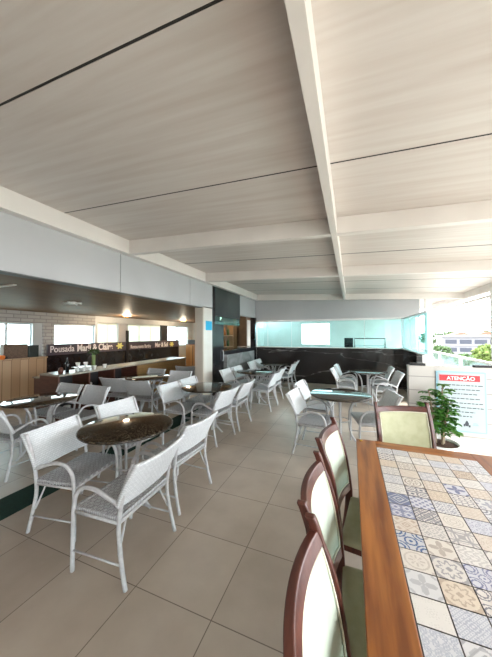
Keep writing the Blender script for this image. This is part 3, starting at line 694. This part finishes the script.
pl = thing('potted_plant', 'leafy green plant in a white pot before the notice board', 'plant', (.80, 3.12, .055))
MB().lathe([(.12, -.055), (.13, -.05), (.13, -.008), (.11, 0)], 32).build('saucer', M['ceramic'], pl)
MB().lathe([(.105, 0), (.115, .01), (.150, .44), (.160, .47), (.160, .505), (.148, .505), (.146, .47), (.11, .46)], 40).build('pot', M['ceramic'], pl)
MB().lathe([(.0, .468), (.147, .468), (.147, .485), (.10, .492), (.0, .497)], 32).build('soil', M['soil'], pl)
rp_ = random.Random(5); stems = MB(); leaves = MB()
def leaflet(c, d, up, L, Wd):
    d = d.normalized(); s = d.cross(up).normalized(); n = s.cross(d).normalized(); pts = []
    for i, (t, wd) in enumerate(((0, .05), (.25, .75), (.55, 1), (.8, .7), (1, .04))):
        m = c+d*L*t-n*L*.28*t*t
        pts += [m+s*Wd*wd/2+n*.004, m-n*.004, m-s*Wd*wd/2+n*.004]
    fs_ = []
    for i in range(4): fs_ += [(i*3, i*3+1, i*3+4, i*3+3), (i*3+1, i*3+2, i*3+5, i*3+4)]
    leaves.add(pts, fs_, True)
trunks = [((-.03, .0), (-.09, -.02), .53), ((.02, .01), (.03, .0), .57), ((.01, -.03), (.06, -.05), .36), ((-.04, .02), (-.07, -.06), .34), ((.03, .0), (.06, .02), .46)]
for (b0, tp, h) in trunks:
    stems.tube([(b0[0], b0[1], .48), ((b0[0]*.6+tp[0]*.4), (b0[1]*.6+tp[1]*.4), .48+h*.5), (tp[0], tp[1], .48+h)], [.011, .005], 7, True, 4)
    nb_ = int(h*36)
    for k in range(nb_):
        t = .28+.72*(k+rp_.random()*.5)/nb_
        o = Vector((b0[0]*(1-t)+tp[0]*t, b0[1]*(1-t)+tp[1]*t, .48+h*t)); a = k*2.4+rp_.uniform(-.4, .4)
        ln = rp_.uniform(.04, .10)*(1.15-.3*t); d = Vector((math.cos(a), math.sin(a)*.8, rp_.uniform(.0, .55)))
        e = o+d*ln; stems.tube([o, o+d*ln*.5+Vector((0, 0, .008)), e], [.0028, .002], 5)
        m = rp_.choice((6, 7, 8))
        for q in range(m):
            b = 2*PI*q/m+rp_.uniform(-.2, .2); dd = Vector((math.cos(b), math.sin(b), rp_.uniform(-.25, .25)))+d*.35
            leaflet(e, dd, Vector((0, 0, 1)), rp_.uniform(.045, .062), rp_.uniform(.032, .044))
stems.build('stem', M['stem'], pl); leaves.build('foliage', M['leaf'], pl)

# ------------------------------------------------------------------ BAR, COUNTER, SIGNS ON THE LEFT
YZ = lambda x, y, z: Matrix(((0, 0, 1, x), (1, 0, 0, y), (0, 1, 0, z), (0, 0, 0, 1)))
bs = thing('bar_sign', 'long dark sign board with white lettering and pale yellow flowers over the bar', 'sign', (-8.0, 4.84, 0))
MB().box(-.06, 0, 0, 6.14, 1.05, 1.37).build('sign_panel', M['signband'], bs)
MB().box(-.06, -.01, 0, 6.14, .0, 1.05).build('lower_panel', M['black'], bs)
MB().box(-.02, .04, 2.80, 2.90, 0.5, 1.80).build('divider', M['blackmat'], bs)
text('lettering', 'Pousada', .27, M['lettering'], YZ(.004, .06, 1.135), bs, .002, .004, .80)
text('lettering', 'Marli & Claire', .30, M['lettering'], YZ(.004, .86, 1.125), bs, .008, .004, .78)
text('lettering', 'Restaurante Barthy', .20, M['lettering'], YZ(.004, 3.02, 1.10), bs, .002, .004, .72)
text('lettering', 'Mar & Sol', .27, M['lettering'], YZ(.004, 4.40, 1.10), bs, .008, .004, .80)
for yy, zz in ((2.50, 1.23), (5.55, 1.18)):
    mb = MB(); pts = [(.006, yy+(.10+.035*math.cos(6*a))*math.cos(a)*1.25, zz+(.10+.035*math.cos(6*a))*math.sin(a)) for a in [2*PI*i/48 for i in range(48)]]
    mb.prism(pts, (.008, 0, 0)); mb.build('flower_emblem', M['yellowflower'], bs)
rc = thing('reception_counter', 'tall reception counter clad in light wooden planks at the left edge', 'counter', (-8.0, 1.6, 0))
MB().box(-.06, 0, 0, 3.22, 0, 1.0).build('plank_front', M['planklight'], rc)
MB().box(-.25, .03, 0, 3.23, 1.0, 1.035).build('top', M['planklight'], rc)
tag(MB().box(-8.22, -8.06, 3.85, 4.38, 1.035, 1.40).build('wicker_screen', M['wicker']), 'dark brown woven box standing on the plank counter', 'box')
tag(MB().box(-8.22, -8.08, 4.42, 4.66, 1.035, 1.36).build('glass_case', M['darkglass'], bevel=.01), 'small dark glass case beside the woven box on the plank counter', 'case')
og = thing('orange_cushion', 'orange bundle with a black end on the plank counter at the left edge', 'bundle', (-7.98, 3.60, 1.035))
MB().tube([(0, -.2, .05), (0, 0, .06), (0, .17, .05), (0, .22, .04)], [.055, .055], 12, True, 4).build('body', M['orange'], og)
MB().tube([(0, .22, .04), (0, .29, .04)], [.045, .03], 10).build('black_end', M['blackmat'], og)

bc = thing('bar_counter', 'long bar counter with open shelves and light wood panels behind the lounge chairs', 'counter', (-5.06, 3.25, 0))
MB().box(-.55, .03, 0, 4.05, .85, .885).build('worktop', M['countertop'], bc, bevel=.004)
mb = MB().box(-.54, -.52, 0, 4.05, 0, .85)
for y in (0, .62, 1.24, 1.92): mb.box(-.52, 0, y, y+.03, .0, .85)
mb.build('carcass', M['redwood'], bc)
for z in (.06, .42): MB().box(-.50, -.02, .03, 1.92, z, z+.02).build('shelf', M['blackmat'], bc)
MB().box(-.52, -.505, .03, 1.92, .08, .84).build('back_panel', M['blackmat'], bc)
MB().box(-.02, 0, 1.95, 4.05, 0, .85).build('wood_panel', M['barwood'], bc)
lb = thing('low_cabinet', 'small red brown cabinet at the left end of the bar counter', 'cabinet', (-5.63, 3.45, 0))
MB().box(-.5, 0, 0, .44, 0, .74).build('body', M['redwood'], lb, bevel=.004); MB().box(-.52, .02, -.02, .46, .74, .765).build('top', M['countertop'], lb)
MB().box(0, .012, .03, .41, .05, .70).build('door', M['redwood'], lb)
for i, (y, z, x) in enumerate(((3.40, .06, -.25), (3.62, .06, -.3), (3.86, .44, -.25), (4.1, .44, -.3), (4.42, .44, -.25), (4.75, .06, -.28), (5.0, .44, -.25))):
    o = MB().lathe([(.035, 0), (.06, .03), (.065, .12), (.05, .13), (.0, .13)], 14).build('bowl', M['ceramic'] if i % 2 else M['wicker'], None, (-5.06+x, y, z+.02))
    tag(o, ('white bowl' if i % 2 else 'brown bowl')+' on the %s open shelf under the bar, %s' % ('lower' if z < .2 else 'upper', ('left end', 'second from the left', 'left', 'second from left', 'middle', 'right', 'right end')[i]), 'bowl', 'bowls on the bar shelves')
cupm = MB().lathe([(.022, 0), (.025, .005), (.042, .07), (.044, .085), (.039, .085), (.036, .07), (.0, .012)], 18).build('cup', M['ceramic'], None, (-5.25, 3.74, .885))
cups = [(-5.25, 3.74, .885), (-5.18, 3.84, .885), (-5.30, 3.86, .885), (-5.18, 3.95, .885), (-5.30, 3.98, .885), (-5.20, 4.36, .885), (-5.16, 4.07, .885), (-5.30, 3.80, .97), (-5.24, 3.93, .97)]
labs = ['left end of the cup row', 'second from the left in front', 'behind the second one', 'third in front', 'behind the third one', 'right of the flower vase', 'just left of the vase', 'stacked on top at the left', 'stacked on top at the right']
for i, (x, y, z) in enumerate(cups):
    o = cupm if i == 0 else cupm.copy()
    if i: COL.objects.link(o)
    o.location = (x, y, z); tag(o, 'small white cup on the bar counter, '+labs[i], 'cup', 'white cups on the bar')
tr = tag(MB().box(-5.36, -5.13, 3.70, 4.02, .962, .970).build('tray', M['clear'] if False else M['ceramic']), 'thin white tray lying on the lower cups on the bar', 'tray')
tag(MB().lathe([(.035, 0), (.036, .18), (.014, .22), (.013, .27), (.016, .28), (.0, .28)], 16).build('bottle', M['black'], None, (-5.3, 3.58, .885)), 'tall black bottle at the left of the white cups on the bar', 'bottle')
tag(MB().lathe([(.04, 0), (.045, .05), (.035, .11), (.0, .12)], 14).build('jar', M['redwood'], None, (-5.22, 3.40, .885)), 'small brown jar at the left end of the bar counter', 'jar')
vz = thing('flower_vase', 'tall green stemmed flower vase on the bar counter', 'vase', (-5.3, 4.16, .885))
MB().lathe([(.03, 0), (.034, .01), (.038, .28), (.042, .30), (.034, .30), (.03, .28), (.028, .02), (.0, .015)], 20).build('vessel', mat('vase_green', (.22, .30, .12), .15), vz)
mb = MB(); lv = MB(); rv = random.Random(4)
for k in range(9):
    a = k*.7; e = Vector((.05*math.cos(a), .08*math.sin(a), .36+.07*rv.random())); mb.tube([(0, 0, .03), (e.x*.3, e.y*.3, .3), e], [.004, .003], 5, True, 3)
    for q in range(7):
        b = Vector((rv.gauss(0, 1), rv.gauss(0, 1), rv.gauss(0, .6))).normalized(); s = b.orthogonal().normalized()
        lv.add([e, e+b*.04+s*.014, e+b*.085, e+b*.04-s*.014], [(0, 1, 2, 3)])
mb.build('stem', M['leaf'], vz); lv.build('leaves', M['tree'], vz)

wc_ = thing('wood_cabinet', 'tall orange brown plank cabinet far back, just left of the beige pillar', 'cabinet', (-7.95, 11.5, 0))
MB().box(0, .85, 0, .4, 0, 1.12).build('body', M['barwood2'], wc_, bevel=.005); MB().box(-.02, .87, -.02, .42, 1.12, 1.15).build('top', M['redwood'], wc_)
MB().box(.41, .44, -.01, 0, .05, 1.08).build('door_joint', M['blackmat'], wc_)
tag(MB().box(-7.9, -7.45, 11.6, 11.8, 1.15, 1.36).lathe([(.05, 0), (.06, .2), (.0, .22)], 12, (-7.3, 11.7, 1.15)).build('coffee_grinder', M['blackmat']), 'black coffee grinder standing on the plank cabinet left of the pillar', 'appliance')
# pillar paper, hanging dark panel, kitchen bits
tag(MB().box(-3.192, -3.189, 5.42, 5.72, 1.735, 1.955).build('paper_notice', M['cyanpaper']), 'cyan paper notice stuck on the beige pillar', 'notice')
hp = thing('hanging_panel', 'dark glossy glass panel hanging above the kitchen pass', 'panel', (-3.2, 5.91, 1.9))
MB().box(-.03, .0, 0, 1.61, .22, .95).build('upper_pane', M['darkglass'], hp); MB().box(-.03, -.01, 0, 1.61, .0, .21).build('lower_pane', M['glass'], hp)
MB().box(-.035, .005, 0, 1.61, .205, .225).build('joint_bar', M['blackmat'], hp)
sh = thing('bottle_shelf', 'wooden wall shelf in the kitchen behind the pass', 'shelf', (-4.1, 6.9, 1.2))
for z in (0, .38): MB().box(0, .22, 0, 1.6, z, z+.03).build('board', M['ochre'], sh)
for y in (0, 1.57): MB().box(0, .22, y, y+.03, -.2, .75).build('side', M['ochre'], sh)
bt = MB().lathe([(.035, 0), (.036, .16), (.014, .21), (.013, .27), (.0, .275)], 12).build('bottle', mat('bottle_amber', (.22, .09, .02), .1))
bt2 = MB().lathe([(.035, 0), (.036, .16), (.014, .21), (.013, .27), (.0, .275)], 12).build('bottle', mat('bottle_green', (.03, .09, .03), .1))
bl_ = []
for z in (1.23, 1.61):
    for k in range(6): bl_.append((-3.99, 7.05+k*.25, z))
for i, p in enumerate(bl_):
    src = (bt, bt2)[i % 2]; o = src if i < 2 else src.copy()
    if i >= 2: COL.objects.link(o)
    o.location = p; tag(o, '%s bottle on the %s board of the kitchen shelf, %s from the left' % (('amber', 'green')[i % 2], 'lower' if i < 6 else 'upper', ('first', 'second', 'third', 'fourth', 'fifth', 'sixth')[i % 6]), 'bottle', 'bottles on the kitchen shelf')
bm = thing('coffee_machine', 'black box shaped machine behind the glass on the back counter', 'machine', (-.2, 9.3, 1.14))
MB().box(0, .27, 0, .3, .02, .36).build('body', M['blackmat'], bm, bevel=.008); MB().box(.02, .25, -.02, 0, .08, .2).build('front', M['black'], bm)
for x in (.03, .21): MB().box(x, x+.03, .05, .25, 0, .02).build('foot', M['blackmat'], bm)
rk = thing('tube_rack', 'thin tubular metal rack on the counter behind the glass', 'rack', (.12, 9.35, 1.14))
MB().tube([(0, 0, 0), (0, 0, .34), (.9, 0, .34), (.9, 0, 0)], .012, 6).tube([(0, .3, 0), (0, .3, .34), (.9, .3, .34), (.9, .3, 0)], .012, 6).build('frame', M['blackmat'], rk)
MB().box(0, .9, 0, .3, .10, .115).build('shelf', M['alu'], rk)

# ------------------------------------------------------------------ lamps of the low ceiling
def downlight(x, y, lab, e):
    t = thing('downlight', lab, 'lamp', (x, y, 2.30), 0, 'warm ceiling lamps')
    MB().lathe([(.13, -.02), (.14, -.01), (.14, 0), (.0, 0)], 24).build('rim', M['alu'], t)
    MB().lathe([(.0, -.028), (.10, -.026), (.12, -.02)], 24).build('diffuser', M['lampwarm'], t)
    l = bpy.data.lights.new('lamp_light', 'POINT'); l.energy = e; l.color = (1, .84, .62); l.shadow_soft_size = .1
    o = bpy.data.objects.new('lamp_light', l); COL.objects.link(o); o.parent = t; o.location = (0, 0, -.12)
downlight(-7.15, 6.86, 'warm round ceiling lamp glowing above the bar', 16)
downlight(-7.2, 10.2, 'warm round ceiling lamp farther back left of the pillar', 16)
downlight(-4.0, 7.7, 'warm round ceiling lamp over the kitchen', 3)
fl = thing('ceiling_fixture', 'white four armed fixture on the low wooden ceiling', 'fixture', (-5.2, 3.6, 2.30))
MB().lathe([(.06, -.05), (.07, -.02), (.07, 0), (.0, 0)], 20).build('hub', M['white'], fl)
for k in range(4):
    a = k*PI/2+.5; MB().tube([(0, 0, -.03), (.1*math.cos(a), .1*math.sin(a), -.03), (.17*math.cos(a), .17*math.sin(a), -.035)], [.016, .02], 8).build('arm', M['white'], fl)
vp = tag(box('linear_diffuser', M['beam'], -4.9, -4.1, 2.05, 2.09, 2.285, 2.30), 'slim pale strip fitting on the low wooden ceiling at the left edge', 'fitting')
